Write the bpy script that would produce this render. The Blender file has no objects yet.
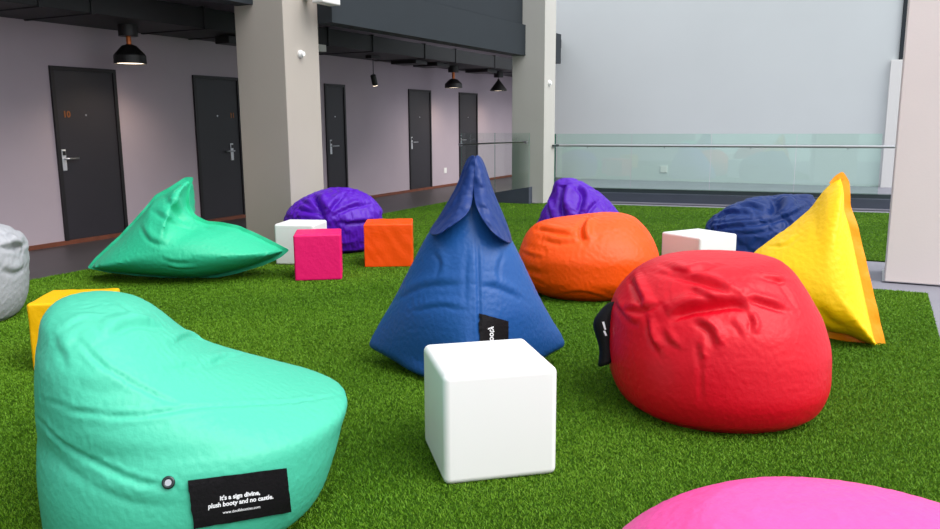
import bpy, bmesh, math, random, sys
import numpy as np
from mathutils import Vector, Matrix, noise
from mathutils.bvhtree import BVHTree

random.seed(7); rng = np.random.default_rng(7)
S = bpy.context.scene
COL = S.collection

# ------------------------------------------------------------------ camera
FPX, YAW, PIT, ROL, H = 797.25, 0.4701544, 0.17662, -0.005557, 1.42
CAM = Vector((0, 0, H))
fw = Vector((math.cos(YAW)*math.cos(PIT), math.sin(YAW)*math.cos(PIT), -math.sin(PIT)))
rt0 = fw.cross(Vector((0, 0, 1))).normalized(); up0 = rt0.cross(fw)
rt = rt0*math.cos(ROL) + up0*math.sin(ROL); up = -rt0*math.sin(ROL) + up0*math.cos(ROL)
fh = Vector((math.cos(YAW), math.sin(YAW), 0)); rh = rt0.copy()
cd = bpy.data.cameras.new('camera'); cam = bpy.data.objects.new('camera', cd); COL.objects.link(cam)
M = Matrix((( rt.x, up.x, -fw.x, 0), (rt.y, up.y, -fw.y, 0), (rt.z, up.z, -fw.z, H), (0, 0, 0, 1)))
cam.matrix_world = M
cd.sensor_fit = 'HORIZONTAL'; cd.sensor_width = 36.0; cd.lens = FPX/940*36.0
cd.clip_end = 200
S.camera = cam

def ray(x, y): return fw + rt*((x-470)/FPX) - up*((y-264.5)/FPX)
def onz(x, y, z=0.0): d = ray(x, y); return CAM + d*((z-H)/d.z)
def ony(x, y, Y): d = ray(x, y); return CAM + d*(Y/d.y)
def onx(x, y, X): d = ray(x, y); return CAM + d*(X/d.x)
def ground_at(px, D):                      # ground point seen in column px at depth D
    lo, hi = 130.0, 3000.0
    for _ in range(60):
        m = (lo+hi)/2
        if (onz(px, m)-CAM).dot(fw) > D: lo = m
        else: hi = m
    return onz(px, lo)

# ------------------------------------------------------------------ materials
def lin(c):
    f = lambda v: v/12.92 if v <= 0.04045 else ((v+0.055)/1.055)**2.4
    return (f(c[0]/255), f(c[1]/255), f(c[2]/255), 1)
def mat(name, rgb, rough=0.5, metal=0.0, bump=None, var=None, spec=0.5, sheen=0, extra=None, emit=None, estr=0):
    m = bpy.data.materials.new(name); m.use_nodes = True
    nt = m.node_tree; b = nt.nodes['Principled BSDF']
    col = lin(rgb)
    b.inputs['Base Color'].default_value = col
    b.inputs['Roughness'].default_value = rough
    b.inputs['Metallic'].default_value = metal
    b.inputs['Specular IOR Level'].default_value = spec
    if sheen: b.inputs['Sheen Weight'].default_value = sheen
    if emit:
        b.inputs['Emission Color'].default_value = lin(emit); b.inputs['Emission Strength'].default_value = estr
    tc = nt.nodes.new('ShaderNodeTexCoord')
    if var:                                  # (scale, amount) soft tonal variation of the material itself
        n = nt.nodes.new('ShaderNodeTexNoise'); n.inputs['Scale'].default_value = var[0]; n.inputs['Detail'].default_value = 6
        nt.links.new(tc.outputs['Object'], n.inputs['Vector'])
        r = nt.nodes.new('ShaderNodeValToRGB')
        a = var[1]
        r.color_ramp.elements[0].position = .3; r.color_ramp.elements[1].position = .7
        r.color_ramp.elements[0].color = tuple(max(0, v*(1-a)) for v in col[:3])+(1,)
        r.color_ramp.elements[1].color = tuple(min(1, v*(1+a)) for v in col[:3])+(1,)
        nt.links.new(n.outputs['Fac'], r.inputs['Fac']); nt.links.new(r.outputs['Color'], b.inputs['Base Color'])
    if bump:                                 # (scale, strength, distance)
        n = nt.nodes.new('ShaderNodeTexNoise'); n.inputs['Scale'].default_value = bump[0]; n.inputs['Detail'].default_value = 5
        nt.links.new(tc.outputs['Object'], n.inputs['Vector'])
        bp = nt.nodes.new('ShaderNodeBump'); bp.inputs['Strength'].default_value = bump[1]; bp.inputs['Distance'].default_value = bump[2]
        nt.links.new(n.outputs['Fac'], bp.inputs['Height']); nt.links.new(bp.outputs['Normal'], b.inputs['Normal'])
    return m
def fabric(name, rgb, rough=0.45, spec=0.32):
    return mat(name, rgb, rough, bump=(38, 0.16, 0.02), spec=spec)

MT = dict(
    wall=mat('painted_wall', (176, 162, 172), .85, bump=(60, .08, .01), var=(1.3, .035)),
    farwall=mat('pale_plaster', (216, 221, 222), .9, var=(.5, .02)),
    pillar_far_lit=mat('pillar_far_lit_paint', (192, 190, 184), .8, bump=(50, .08, .01), var=(1.5, .02)),  # middle pillar: stronger light at the far end put into the paint colour
    pillar=mat('beige_paint', (180, 172, 163), .8, bump=(50, .08, .01), var=(1.5, .025)),
    pillar_lit=mat('pillar_lit_paint', (238, 225, 221), .8, bump=(50, .08, .01), var=(1.5, .02)),  # right pillar: its brighter lighting is painted into the base colour
    beam=mat('slate_paint', (31, 39, 46), .7, var=(2, .05)),
    black=mat('black_paint', (20, 20, 22), .6, var=(3, .1)),
    duct=mat('dark_duct', (27, 27, 30), .55, var=(3, .08)),
    door=mat('charcoal_door', (43, 40, 47), .5, var=(3, .03)),
    frame=mat('black_door_frame', (27, 24, 28), .5),
    steel=mat('brushed_steel', (200, 200, 205), .3, 1.0),
    plate=mat('satin_plate', (214, 214, 220), .35, .25),
    darksteel=mat('dark_steel', (70, 78, 78), .3, 1.0),
    orange_num=mat('copper_number', (150, 92, 48), .4, .2),
    skirt=mat('reddish_wood', (112, 62, 44), .5, var=(8, .2)),
    tile=mat('grey_tile', (138, 137, 148), .6, var=(2, .06)),
    corr=mat('dark_corridor_tile', (60, 56, 59), .45, var=(1.5, .1)),
    kerb=mat('navy_kerb', (66, 72, 86), .5, var=(3, .06)),
    kerbdark=mat('dark_channel', (50, 62, 66), .4),
    white=mat('white_paint', (232, 230, 228), .6),
    plastic=mat('white_plastic', (243, 243, 242), .38, spec=.5),
    lampblack=mat('black_lamp', (22, 20, 21), .45),
    copper=mat('copper_neck', (190, 105, 55), .35, .7),
    bulb=mat('lamp_glow', (255, 240, 222), .5, emit=(255, 232, 205), estr=3.0),
    label=mat('black_label', (15, 12, 17), .6, bump=(90, .2, .01), spec=.25),
    ink=mat('white_print', (240, 240, 245), .6),
    turf=mat('turf_mat', (44, 74, 10), .95, var=(3, .12), spec=.1),
)
BAG = dict(
    mint=fabric('mint_fabric', (76, 192, 160)), teal=fabric('sea_green_fabric', (52, 194, 148)),
    silver=fabric('silver_fabric', (172, 174, 180), .5), purple=fabric('purple_fabric', (84, 18, 178)),
    blue=fabric('blue_fabric', (30, 84, 152)), navy=fabric('navy_fabric', (20, 52, 118)),
    orange=fabric('orange_fabric', (252, 84, 0)), yellow=fabric('yellow_fabric', (255, 206, 0)),
    sun=fabric('sun_yellow_fabric', (246, 186, 0)), yellow_shade=fabric('yellow_shade_fabric', (244, 156, 0)), red=fabric('red_fabric', (212, 0, 30)), pink=fabric('pink_fabric', (250, 84, 166)),
    magenta=fabric('magenta_fabric', (238, 22, 110)),
)

# ------------------------------------------------------------------ object helpers
def tag(o, label=None, cat=None, group=None, kind=None):
    if label: o['label'] = label
    if cat: o['category'] = cat
    if group: o['group'] = group
    if kind: o['kind'] = kind
    return o
def obj(name, bm, m, parent=None, loc=(0, 0, 0), smooth=False):
    me = bpy.data.meshes.new(name); bm.normal_update(); bm.to_mesh(me); bm.free()
    if m: me.materials.append(m)
    if smooth: me.polygons.foreach_set('use_smooth', [True]*len(me.polygons))
    o = bpy.data.objects.new(name, me); COL.objects.link(o)
    o.location = loc
    if parent: o.parent = parent
    return o
def empty(name, loc, rz=0):
    o = bpy.data.objects.new(name, None); COL.objects.link(o); o.location = loc; o.rotation_euler = (0, 0, rz); o.empty_display_size = .1
    return o
def add_box(bm, x0, x1, y0, y1, z0, z1, bev=0, seg=2):
    b = bmesh.new()
    vs = [b.verts.new((x, y, z)) for x in (x0, x1) for y in (y0, y1) for z in (z0, z1)]
    for f in ((0, 1, 3, 2), (4, 6, 7, 5), (0, 4, 5, 1), (2, 3, 7, 6), (0, 2, 6, 4), (1, 5, 7, 3)): b.faces.new([vs[i] for i in f])
    bmesh.ops.recalc_face_normals(b, faces=b.faces)
    if bev: bmesh.ops.bevel(b, geom=list(b.edges), offset=bev, segments=seg, profile=.5, affect='EDGES')
    t = bpy.data.meshes.new('t'); b.to_mesh(t); b.free(); bm.from_mesh(t); bpy.data.meshes.remove(t)
    return bm
def box(*a, **k): return add_box(bmesh.new(), *a, **k)
def add_tube(bm, pts, r, n=10):
    pts = [Vector(p) for p in pts]; rings = []
    for i, p in enumerate(pts):
        t = (pts[min(i+1, len(pts)-1)]-pts[max(i-1, 0)]).normalized()
        a = t.orthogonal().normalized() if i == 0 else (a - t*a.dot(t)).normalized()
        b = t.cross(a)
        rr = r[i] if isinstance(r, (list, tuple)) else r
        rings.append([bm.verts.new(p + (a*math.cos(q)+b*math.sin(q))*rr) for q in [2*math.pi*k/n for k in range(n)]])
    for A, B in zip(rings, rings[1:]):
        for k in range(n): bm.faces.new((A[k], A[(k+1) % n], B[(k+1) % n], B[k]))
    bm.faces.new(rings[0][::-1]); bm.faces.new(rings[-1])
    return bm
def tube(pts, r, n=10): return add_tube(bmesh.new(), pts, r, n)
def lathe(prof, n=40, cap=(True, True), bm=None):
    bm = bm or bmesh.new(); rings = []
    for (r, z) in prof: rings.append([bm.verts.new((r*math.cos(2*math.pi*k/n), r*math.sin(2*math.pi*k/n), z)) for k in range(n)])
    for A, B in zip(rings, rings[1:]):
        for k in range(n): bm.faces.new((A[k], A[(k+1) % n], B[(k+1) % n], B[k]))
    if cap[0]: bm.faces.new(rings[0][::-1])
    if cap[1]: bm.faces.new(rings[-1])
    return bm
def prism(poly, z0, z1, bm=None):
    bm = bm or bmesh.new()
    a = [bm.verts.new((x, y, z0)) for x, y in poly]; b = [bm.verts.new((x, y, z1)) for x, y in poly]
    bm.faces.new(a[::-1]); bm.faces.new(b); n = len(poly)
    for i in range(n): bm.faces.new((a[i], a[(i+1) % n], b[(i+1) % n], b[i]))
    bmesh.ops.recalc_face_normals(bm, faces=bm.faces)
    return bm
def struct(name, bm, m, parent=None, **k):
    o = obj(name, bm, m, parent, **k)
    if not parent: o['kind'] = 'structure'
    return o

# ------------------------------------------------------------------ the setting
WALL_Y, FAR_X = 8.6, 19.5
struct('floor', box(-2, FAR_X, -6, WALL_Y+.1, -.2, -.012), MT['tile'])
struct('floor_corridor', box(-2, FAR_X, 6.93, WALL_Y, -.012, 0.0), MT['corr'])
# turf carpet, with a notch of paving round the right pillar
turf_poly = [(-1.5, -.455), (7.5, -.455), (7.5, .45), (9.07, .45), (9.07, -2.2), (14.05, -2.2), (13.9, -.2), (13.25, 5.2), (13.0, 5.3), (13.0, 6.93), (-1.5, 6.93)]
struct('floor_turf', prism(turf_poly, -.012, 0.0), MT['turf'])
struct('wall_left', box(-2, FAR_X, WALL_Y, WALL_Y+.25, -.2, 4.4), MT['wall'])
struct('wall_back_blocker', box(-3.2, -3, 2, WALL_Y+.25, -.2, 9), MT['wall'])  # unseen wall added behind the camera to shade the left pillar
struct('wall_far', box(FAR_X, FAR_X+.3, -14, WALL_Y+.25, -2, 9), MT['farwall'])
bm = box(-2, 7.5, 6.8, WALL_Y, 3.25, 3.45); add_box(bm, 7.5, 13.1, 6.1, WALL_Y, 3.25, 3.45); add_box(bm, 13.1, FAR_X, 7.3, WALL_Y, 3.25, 3.45)
struct('ceiling', bm, MT['black'])
struct('baseboard_left', box(-2, FAR_X, WALL_Y-.025, WALL_Y, 0, .05), MT['skirt'])

def pillar(name, x0, x1, y0, y1, h=9, m='pillar'):
    return struct(name, box(x0, x1, y0, y1, 0, h, bev=.008, seg=2), MT[m])
pillar('pillar_left', 7.43, 8.07, 6.14, 6.86)
pillar('pillar_middle', 13.1, 13.62, 5.2, 5.81, m='pillar_far_lit')
pillar('pillar_right', 7.92, 8.5, -1.05, -.139, m='pillar_lit')
struct('trim_3', box(FAR_X-.12, FAR_X, -1.1, -.1, -1, 2.66, bev=.01), MT['white'])
struct('trim_4', box(FAR_X-.06, FAR_X, -1.1, -.24, 2.66, 9, bev=.01), MT['beam'])
struct('trim_1', box(7.9, 8.52, -1.07, -.119, 0, .004), MT['steel'])

# slate fascia beams between the pillars
def skew_beam(bm, p, q, w, h):
    """box from p to q (outer lower edge), w deep towards the wall, h tall"""
    v = [bm.verts.new((e[0], e[1]+dy, e[2]+dz)) for e in (p, q) for dy in (0, w) for dz in (0, h)]
    fs = [bm.faces.new([v[i] for i in f]) for f in ((0, 1, 3, 2), (4, 6, 7, 5), (0, 4, 5, 1), (2, 3, 7, 6), (0, 2, 6, 4), (1, 5, 7, 3))]
    bmesh.ops.recalc_face_normals(bm, faces=bm.faces)
    return bm
for i, (p, q, two) in enumerate((((-2, 6.57, 2.77), (7.43, 6.57, 2.77), 1), ((8.07, 5.93, 2.605), (13.1, 5.56, 2.55), 1), ((13.62, 5.22, 2.45), (13.93, 5.22, 2.45), 0))):
    bm = skew_beam(bmesh.new(), p, q, .24, .51)
    if two: skew_beam(bm, (p[0], p[1]+.05, p[2]+.525), (q[0]-.02, q[1]+.05, q[2]+.525), .19, 1.6)
    struct('beam_%d' % (i+1), bm, MT['beam'])

# doors on the left wall
def door(i, x0, x1, num, hx, ajar=False):
    d = struct('door_%d' % i, box(x0+.045, x1-.045, WALL_Y-.012, WALL_Y, .05, 2.045, bev=.003), MT['door'])
    fr = bmesh.new()
    add_box(fr, x0, x0+.045, WALL_Y-.03, WALL_Y, .05, 2.09); add_box(fr, x1-.045, x1, WALL_Y-.03, WALL_Y, .05, 2.09)
    add_box(fr, x0+.045, x1-.045, WALL_Y-.03, WALL_Y, 2.045, 2.09)
    struct('door_frame', fr, MT['frame'], d)
    sgn = 1 if hx < (x0+x1)/2 else -1
    y = WALL_Y-.012
    pl = struct('handle_plate', box(hx-.028, hx+.028, y-.014, y, .88, 1.13, bev=.006), MT['plate'], d)
    struct('card_reader', box(hx-.02, hx+.02, y-.02, y-.014, 1.06, 1.11, bev=.004), MT['frame'], pl)
    struct('door_handle', tube([(hx, y-.014, 1.02), (hx, y-.06, 1.02), (hx+sgn*.02, y-.065, 1.02), (hx+sgn*.16, y-.062, 1.02)], .011), MT['steel'], d)
    if num is not None:
        bm = text_bm(num, .10, .004)
        o = struct('door_number', bm, MT['orange_num'], d)
        o.matrix_basis = Matrix.Translation((num_x(x0, x1, sgn), y-.004, 1.535)) @ Matrix.Rotation(math.pi/2, 4, 'X')
    bm = tube([(0, 0, 0), (0, -.006, 0)], .012, 12)
    struct('peephole', bm, MT['steel'], d, loc=((x0+x1)/2-.02, y, 1.53))
    return d
def num_x(x0, x1, sgn): return x0+.17 if sgn > 0 else x1-.17
def text_bm(s, size, bold=0.0, depth=.002, align='CENTER', spacing=1.0, shear=0):
    c = bpy.data.curves.new('t', 'FONT'); c.body = s; c.size = size; c.offset = bold; c.extrude = depth
    c.align_x = align; c.align_y = 'CENTER'; c.space_line = spacing; c.resolution_u = 3; c.shear = shear
    o = bpy.data.objects.new('t', c); COL.objects.link(o)
    dg = bpy.context.evaluated_depsgraph_get()
    me = bpy.data.meshes.new_from_object(o.evaluated_get(dg))
    bm = bmesh.new(); bm.from_mesh(me)
    bpy.data.objects.remove(o); bpy.data.curves.remove(c); bpy.data.meshes.remove(me)
    return bm
door(1, 6.225, 7.125, '10', 6.305)
door(2, 8.405, 9.305, '11', 9.085)
door(3, 11.40, 11.99, None, 11.52)
door(4, 14.185, 15.09, None, 14.27)
door(5, 16.395, 17.325, None, 16.46)

# ventilation duct under the corridor ceiling
dx = [-2, 1.2, 3.9, 5.4, 6.0, 7.6, 8.4, 10.1, 11.3, 13.0, 14.2, 16.0, 17.6, FAR_X-.02]
duct = bmesh.new()
for a, b in zip(dx, dx[1:]):
    add_box(duct, a+.012, b-.012, 7.5, WALL_Y-.002, 2.572, 2.82, bev=.006)
    add_box(duct, b-.02, b+.02, 7.485, WALL_Y-.002, 2.56, 2.835, bev=.004)
d = obj('ventilation_duct', duct, MT['duct'])
tag(d, 'long dark rectangular air duct running above the doors', 'duct')
for i, (x, w) in enumerate(((13.3, .42), (14.15, .5), (16.4, .5))):
    o = obj('duct_hanger', box(x-w/2, x+w/2, 7.75, 8.3, 2.50, 2.571, bev=.006), MT['lampblack'], d)

# balustrade on the far side
def kerb_seg(p, q, x_off0, x_off1, z0, z1, m, name, parent=None):
    p = Vector(p); q = Vector(q); dirv = (q-p).normalized(); nn = Vector((-dirv.y, dirv.x)) if Vector((-dirv.y, dirv.x)).x > 0 else Vector((dirv.y, -dirv.x))
    poly = [p+nn*x_off0, q+nn*x_off0, q+nn*x_off1, p+nn*x_off1]
    return prism([tuple(v) for v in poly], z0, z1)
A, B = (13.62, 5.21), (14.42, -1.3)
bm = kerb_seg(A, B, 0, .16, 0, .17, None, '')
struct('kerb_far', bm, MT['kerb'])
struct('kerb_channel', kerb_seg(A, B, .16, .34, 0, .235, None, ''), MT['kerbdark'])
struct('trim_2', kerb_seg(A, B, -.05, 0, 0, .02, None, ''), MT['tile'])

def glass_mat(name, tint, refl=.9):
    m = bpy.data.materials.new(name); m.use_nodes = True; nt = m.node_tree
    for n in list(nt.nodes): nt.nodes.remove(n)
    out = nt.nodes.new('ShaderNodeOutputMaterial'); mix = nt.nodes.new('ShaderNodeMixShader')
    tr = nt.nodes.new('ShaderNodeBsdfTransparent'); gl = nt.nodes.new('ShaderNodeBsdfGlossy'); fr = nt.nodes.new('ShaderNodeFresnel')
    tr.inputs['Color'].default_value = tint; gl.inputs['Roughness'].default_value = .02; gl.inputs['Color'].default_value = (.8, 1, .93, 1)
    fr.inputs['IOR'].default_value = 1.5
    nt.links.new(fr.outputs[0], mix.inputs[0]); nt.links.new(tr.outputs[0], mix.inputs[1]); nt.links.new(gl.outputs[0], mix.inputs[2])
    nt.links.new(mix.outputs[0], out.inputs['Surface'])
    return m
GL = glass_mat('green_glass', (.88, .975, .935, 1)); GL2 = glass_mat('clear_glass', (.94, .98, .965, 1)); GE = mat('glass_edge', (70, 130, 115), .2)
def panel(name, p, q, z0a, z0b, z1, th=.012, parent=None):
    p = Vector((p[0], p[1], 0)); q = Vector((q[0], q[1], 0)); dv = (q-p).normalized(); n = Vector((-dv.y, dv.x, 0))*th/2
    bm = bmesh.new(); v = []
    for s in (-1, 1):
        for (c, z) in ((p, z0a), (q, z0b), (q, z1), (p, z1)): v.append(bm.verts.new((c+n*s) + Vector((0, 0, z))))
    for f in ((0, 1, 2, 3), (7, 6, 5, 4), (0, 4, 5, 1), (1, 5, 6, 2), (2, 6, 7, 3), (3, 7, 4, 0)): bm.faces.new([v[i] for i in f])
    bmesh.ops.recalc_face_normals(bm, faces=bm.faces)
    o = obj(name, bm, GL, parent); o.data.materials.append(GE)
    for f in o.data.polygons:
        if abs(f.normal.dot(n.normalized())) < .5: f.material_index = 1
    return o
bal = empty('glass_balustrade', (13.8, 4.0, .2)); tag(bal, 'long green glass balustrade with steel handrail in front of pale far wall', 'balustrade')
def rel(o, par): o.location = Vector(o.location)-Vector(par.location); return o
Av, Bv = Vector((13.78, 5.22)), Vector((14.56, -1.15)); AB = Bv-Av
cuts = [0, .21, .42, .63, .827]
for a, b in zip(cuts, cuts[1:]):
    rel(panel('glass_panel', Av+AB*(a+.0008), Av+AB*(b-.0008), .235, .235, 1.205, parent=bal), bal)
rel(panel('glass_panel', (13.64, 5.235), (13.775, 5.235), .235, .235, 1.205, parent=bal), bal)
nv = Vector((AB.y, -AB.x)).normalized(); nv = nv if nv.x < 0 else -nv
a3 = lambda t, off, z: Vector((Av.x+AB.x*t+nv.x*off, Av.y+AB.y*t+nv.y*off, z))
rail = obj('handrail', tube([a3(-.012, .07, 1.0), a3(.3, .07, 1.0), a3(.6, .07, 1.0), a3(.86, .07, 1.0)], .024, 14), MT['steel'], bal); rel(rail, bal)
rel(obj('handrail', tube([(13.45, 5.165, 1.0), (13.6, 5.165, 1.0), (13.76, 5.165, 1.0)], .02, 12), MT['darksteel'], bal), bal)
for t in (.09, .30, .52, .75):
    rel(obj('rail_bracket', tube([a3(t, .07, .98), a3(t, .035, .965), a3(t, .0, .965)], .010, 8), MT['steel'], bal), bal)

# left balustrade on its sloping kerb by the middle pillar
kz = lambda y: .292 - (y-5.42)*(.292-.161)/(6.153-5.42)
bm = bmesh.new(); v = []
for x in (12.94, 13.09):
    for (y, z) in ((5.41, 0), (6.93, 0), (6.93, max(kz(6.93), .02)), (5.41, kz(5.41))): v.append(bm.verts.new((x, y, z)))
for f in ((0, 1, 2, 3), (7, 6, 5, 4), (0, 4, 5, 1), (1, 5, 6, 2), (2, 6, 7, 3), (3, 7, 4, 0)): bm.faces.new([v[i] for i in f])
bmesh.ops.recalc_face_normals(bm, faces=bm.faces)
struct('kerb_ramp', bm, MT['kerb'])
bal2 = empty('glass_balustrade', (13.0, 6.1, .15)); tag(bal2, 'short glass balustrade on sloping kerb left of the middle pillar', 'balustrade')
rel(panel('glass_panel', (13.02, 5.44), (13.02, 6.10), kz(5.44), kz(6.10), 1.23, parent=bal2), bal2).data.materials[0] = GL2
rel(panel('glass_panel', (13.02, 6.11), (13.02, 6.78), kz(6.11), kz(6.78), 1.23, parent=bal2), bal2).data.materials[0] = GL2
rel(obj('handrail', tube([(12.96, 5.5, 1.075), (12.96, 6.15, 1.05), (12.96, 6.8, 1.02)], .013, 10), MT['steel'], bal2), bal2)
for y in (5.5, 6.78):
    rel(obj('rail_bracket', tube([(12.95, y, 1.07 if y < 6 else 1.02), (13.03, y, 1.07 if y < 6 else 1.02)], .028, 12), MT['steel'], bal2), bal2)

# ------------------------------------------------------------------ lamps and small fittings
def pendant(x, y, zb, r, h, neck, kind, label, power):
    zt = 2.571
    t = empty('pendant_lamp', (x, y, zb)); tag(t, label, 'lamp', 'pendant lamps along the corridor')
    obj('canopy', lathe([(.11, zt-zb-.13), (.11, zt-zb), ], 28), MT['lampblack'], t)
    if kind == 'bell':
        prof = [(r, 0), (r*.98, h*.42), (r*.94, h*.48), (r*.45, h*.93), (r*.2, h), (r*.14, h*.98), (r*.4, h*.88), (r*.9, h*.46), (r*.94, h*.40), (r*.965, 0.0)]
    else:
        prof = [(r, 0), (r, h*.08), (r*.12, h), (r*.08, h*.98), (r*.94, h*.09), (r*.965, 0)]
    bm = lathe(prof, 40, (False, False))
    n = 40; bm.verts.ensure_lookup_table(); m_ = len(prof)
    for k in range(n): bm.faces.new((bm.verts[k], bm.verts[(m_-1)*n+k], bm.verts[(m_-1)*n+(k+1) % n], bm.verts[(k+1) % n]))
    bmesh.ops.recalc_face_normals(bm, faces=bm.faces)
    obj('lamp_shade', bm, MT['lampblack'], t, smooth=False)
    obj('diffuser', lathe([(r*.95, .012), (r*.95, .018)], 40), MT['bulb'], t)
    obj('neck', lathe([(.026, h*.95), (.03, h+neck*.3), (.024, h+neck), ], 16), MT['copper'] if kind == 'bell' else MT['lampblack'], t)
    if h+neck < zt-zb-.14: obj('cord', lathe([(.006, h+neck), (.006, zt-zb-.13)], 8), MT['lampblack'], t)
    l = bpy.data.lights.new('lamp_light', 'SPOT'); l.energy = power; l.color = (1, .80, .58); l.spot_size = 2.6; l.spot_blend = .8; l.shadow_soft_size = .12
    lo = bpy.data.objects.new('lamp_light', l); COL.objects.link(lo); lo.parent = t; lo.location = (0, 0, -.02)
    return t
for (px, py, y, r, h, neck, kind, label, pw) in (
    (130.5, 64, 8.0, .185, .225, .13, 'bell', 'black bell pendant lamp with copper neck beside the leftmost door', 26),
    (453.5, 88, 8.0, .185, .19, .22, 'bell', 'black bell pendant lamp with copper neck at the far corridor end', 26),
    (498.5, 91, 8.0, .20, .25, .02, 'cone', 'black cone pendant lamp, last one before the middle pillar', 26)):
    q = ony(px, py, y); pendant(q.x, y, q.z, r, h, neck, kind, label, pw)
# track spotlight
p = ony(373, 61, 8.0)
t = empty('track_spotlight', (p.x, 8.0, 2.571)); tag(t, 'small black cylinder spotlight hanging on a thin rod', 'spotlight')
obj('mounting_plate', box(-.14, .14, -.06, .06, -.05, 0), MT['lampblack'], t)
obj('rod', lathe([(.008, -.36), (.008, -.05)], 8), MT['lampblack'], t)
hd = lathe([(.045, 0), (.05, .03), (.05, .17), (.04, .19)], 20)
o = obj('spot_head', hd, MT['lampblack'], t); o.location = (.05, 0, -.50); o.rotation_euler = (0, math.radians(-20), 0)
g = obj('lens', lathe([(.042, -.006), (.042, .002)], 20), MT['bulb'], o)
# dark junction box under the duct left of the pillar
p = ony(230, 45, 7.8)
o = obj('junction_box', box(p.x-.12, p.x+.3, 7.7, 7.95, 2.46, 2.56, bev=.01), MT['lampblack']); tag(o, 'black junction box under the duct just left of the big pillar', 'box')
# pillar fittings
PY = 6.14
p = ony(324, 3, PY-.06)
o = obj('floodlight', box(p.x-.42, p.x-.08, PY-.36, PY-.2, p.z-.06, p.z+.12, bev=.012), MT['white']); tag(o, 'white box floodlight high on the left pillar', 'light')
obj('bracket', box(p.x-.34, p.x-.24, PY-.21, PY+.004, p.z+.0, p.z+.08, bev=.006), MT['white'], o)
p = ony(300, 54, PY)
t = bmesh.new(); lathe([(.045, 0), (.045, .02), (.03, .045), (.028, .06)], 16, bm=t)
o = obj('motion_sensor', t, MT['plastic'], loc=(p.x, PY+.002, p.z)); o.rotation_euler = (math.radians(90), 0, 0); tag(o, 'small white motion sensor on the front of the left pillar', 'sensor')
p = ony(322, 54, 7.5)
o = obj('duct_fixture', box(p.x-.1, p.x+.14, 7.52, 7.62, 2.475, 2.574, bev=.006), MT['white']); tag(o, 'small white fixture on the duct edge just right of left pillar', 'fixture')
p = ony(549, 83, 5.2)
o = obj('motion_sensor', lathe([(.05, 0), (.05, .02), (.03, .05)], 16), MT['plastic'], loc=(p.x, 5.204, p.z)); o.rotation_euler = (math.radians(90), 0, 0); tag(o, 'tiny white sensor high on the middle pillar', 'sensor')
o = obj('wall_socket', box(15.66, 15.78, WALL_Y-.012, WALL_Y, .30, .42, bev=.004), MT['white']); tag(o, 'white wall socket low on wall between last two doors', 'socket')
o = obj('wall_socket', box(FAR_X-.02, FAR_X, 4.53, 4.69, .19, .35, bev=.004), MT['white']); tag(o, 'white square socket on far wall seen through the long balustrade', 'socket')

# ------------------------------------------------------------------ cubes
def cube(name, px, py, size, yaw_deg, m, bev, label, corner='F', h=None, wob=0, group=None):
    """near bottom corner at the ground point seen at (px,py); yaw = direction of the edge going right"""
    g = onz(px, py); a = YAW - math.pi/2 + math.radians(yaw_deg)
    ex = Vector((math.cos(a), math.sin(a), 0)); ey = Vector((-ex.y, ex.x, 0))
    c = g + ex*size/2 + ey*size/2
    h = h or size
    bm = bmesh.new(); add_box(bm, -size/2, size/2, -size/2, size/2, 0, h, bev=bev, seg=5)
    if wob:
        bmesh.ops.subdivide_edges(bm, edges=[e for e in bm.edges if e.calc_length() > .2], cuts=30, use_grid_fill=True)
        for v in bm.verts:
            q = v.co*9+Vector((px, 0, 0))
            edge = min(1, min(size/2-abs(v.co.x), 9)/.03+.0)
            f = noise.noise(q)*.6+noise.noise(Vector((v.co.x*14+v.co.z*9+px, v.co.y*14, v.co.z*3)))*.7
            v.co += v.normal*f*wob
            v.co.z = max(v.co.z, 0)
    o = obj(name, bm, m, loc=c, smooth=True); o.rotation_euler = (0, 0, a)
    tag(o, label, 'cube seat', group)
    md = o.modifiers.new('wn', 'WEIGHTED_NORMAL'); md.keep_sharp = False
    return o
F_, R_ = onz(449, 481), onz(556.5, 469.5); ang = math.degrees(math.atan2(R_.y-F_.y, R_.x-F_.x)) - math.degrees(YAW) + 90
cube('cube_stool', 444.5, 487, (R_-F_).length*1.03, ang, MT['plastic'], .028, 'glossy white plastic cube in front of the blue pyramid bag', h=.458)
cube('cube_stool', 275.5, 265, .42, -9, MT['plastic'], .025, 'white plastic cube behind the pink cube')
cube('cube_pouf', 295, 281.5, .425, 8, BAG['magenta'], .018, 'hot pink fabric cube beside the mint pillow bag tip', wob=.002)
cube('cube_pouf', 364.5, 267.5, .48, 3, BAG['orange'], .012, 'orange fabric cube with wrinkled front right of the purple bag', h=.43, wob=.007)
cube('cube_pouf', 33, 372, .405, 8, BAG['sun'], .016, 'yellow fabric cube behind the big mint bag', wob=.003)
cube('cube_stool', 698, 291, .455, 31, MT['plastic'], .02, 'white plastic cube peeking out behind the red bag')

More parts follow.
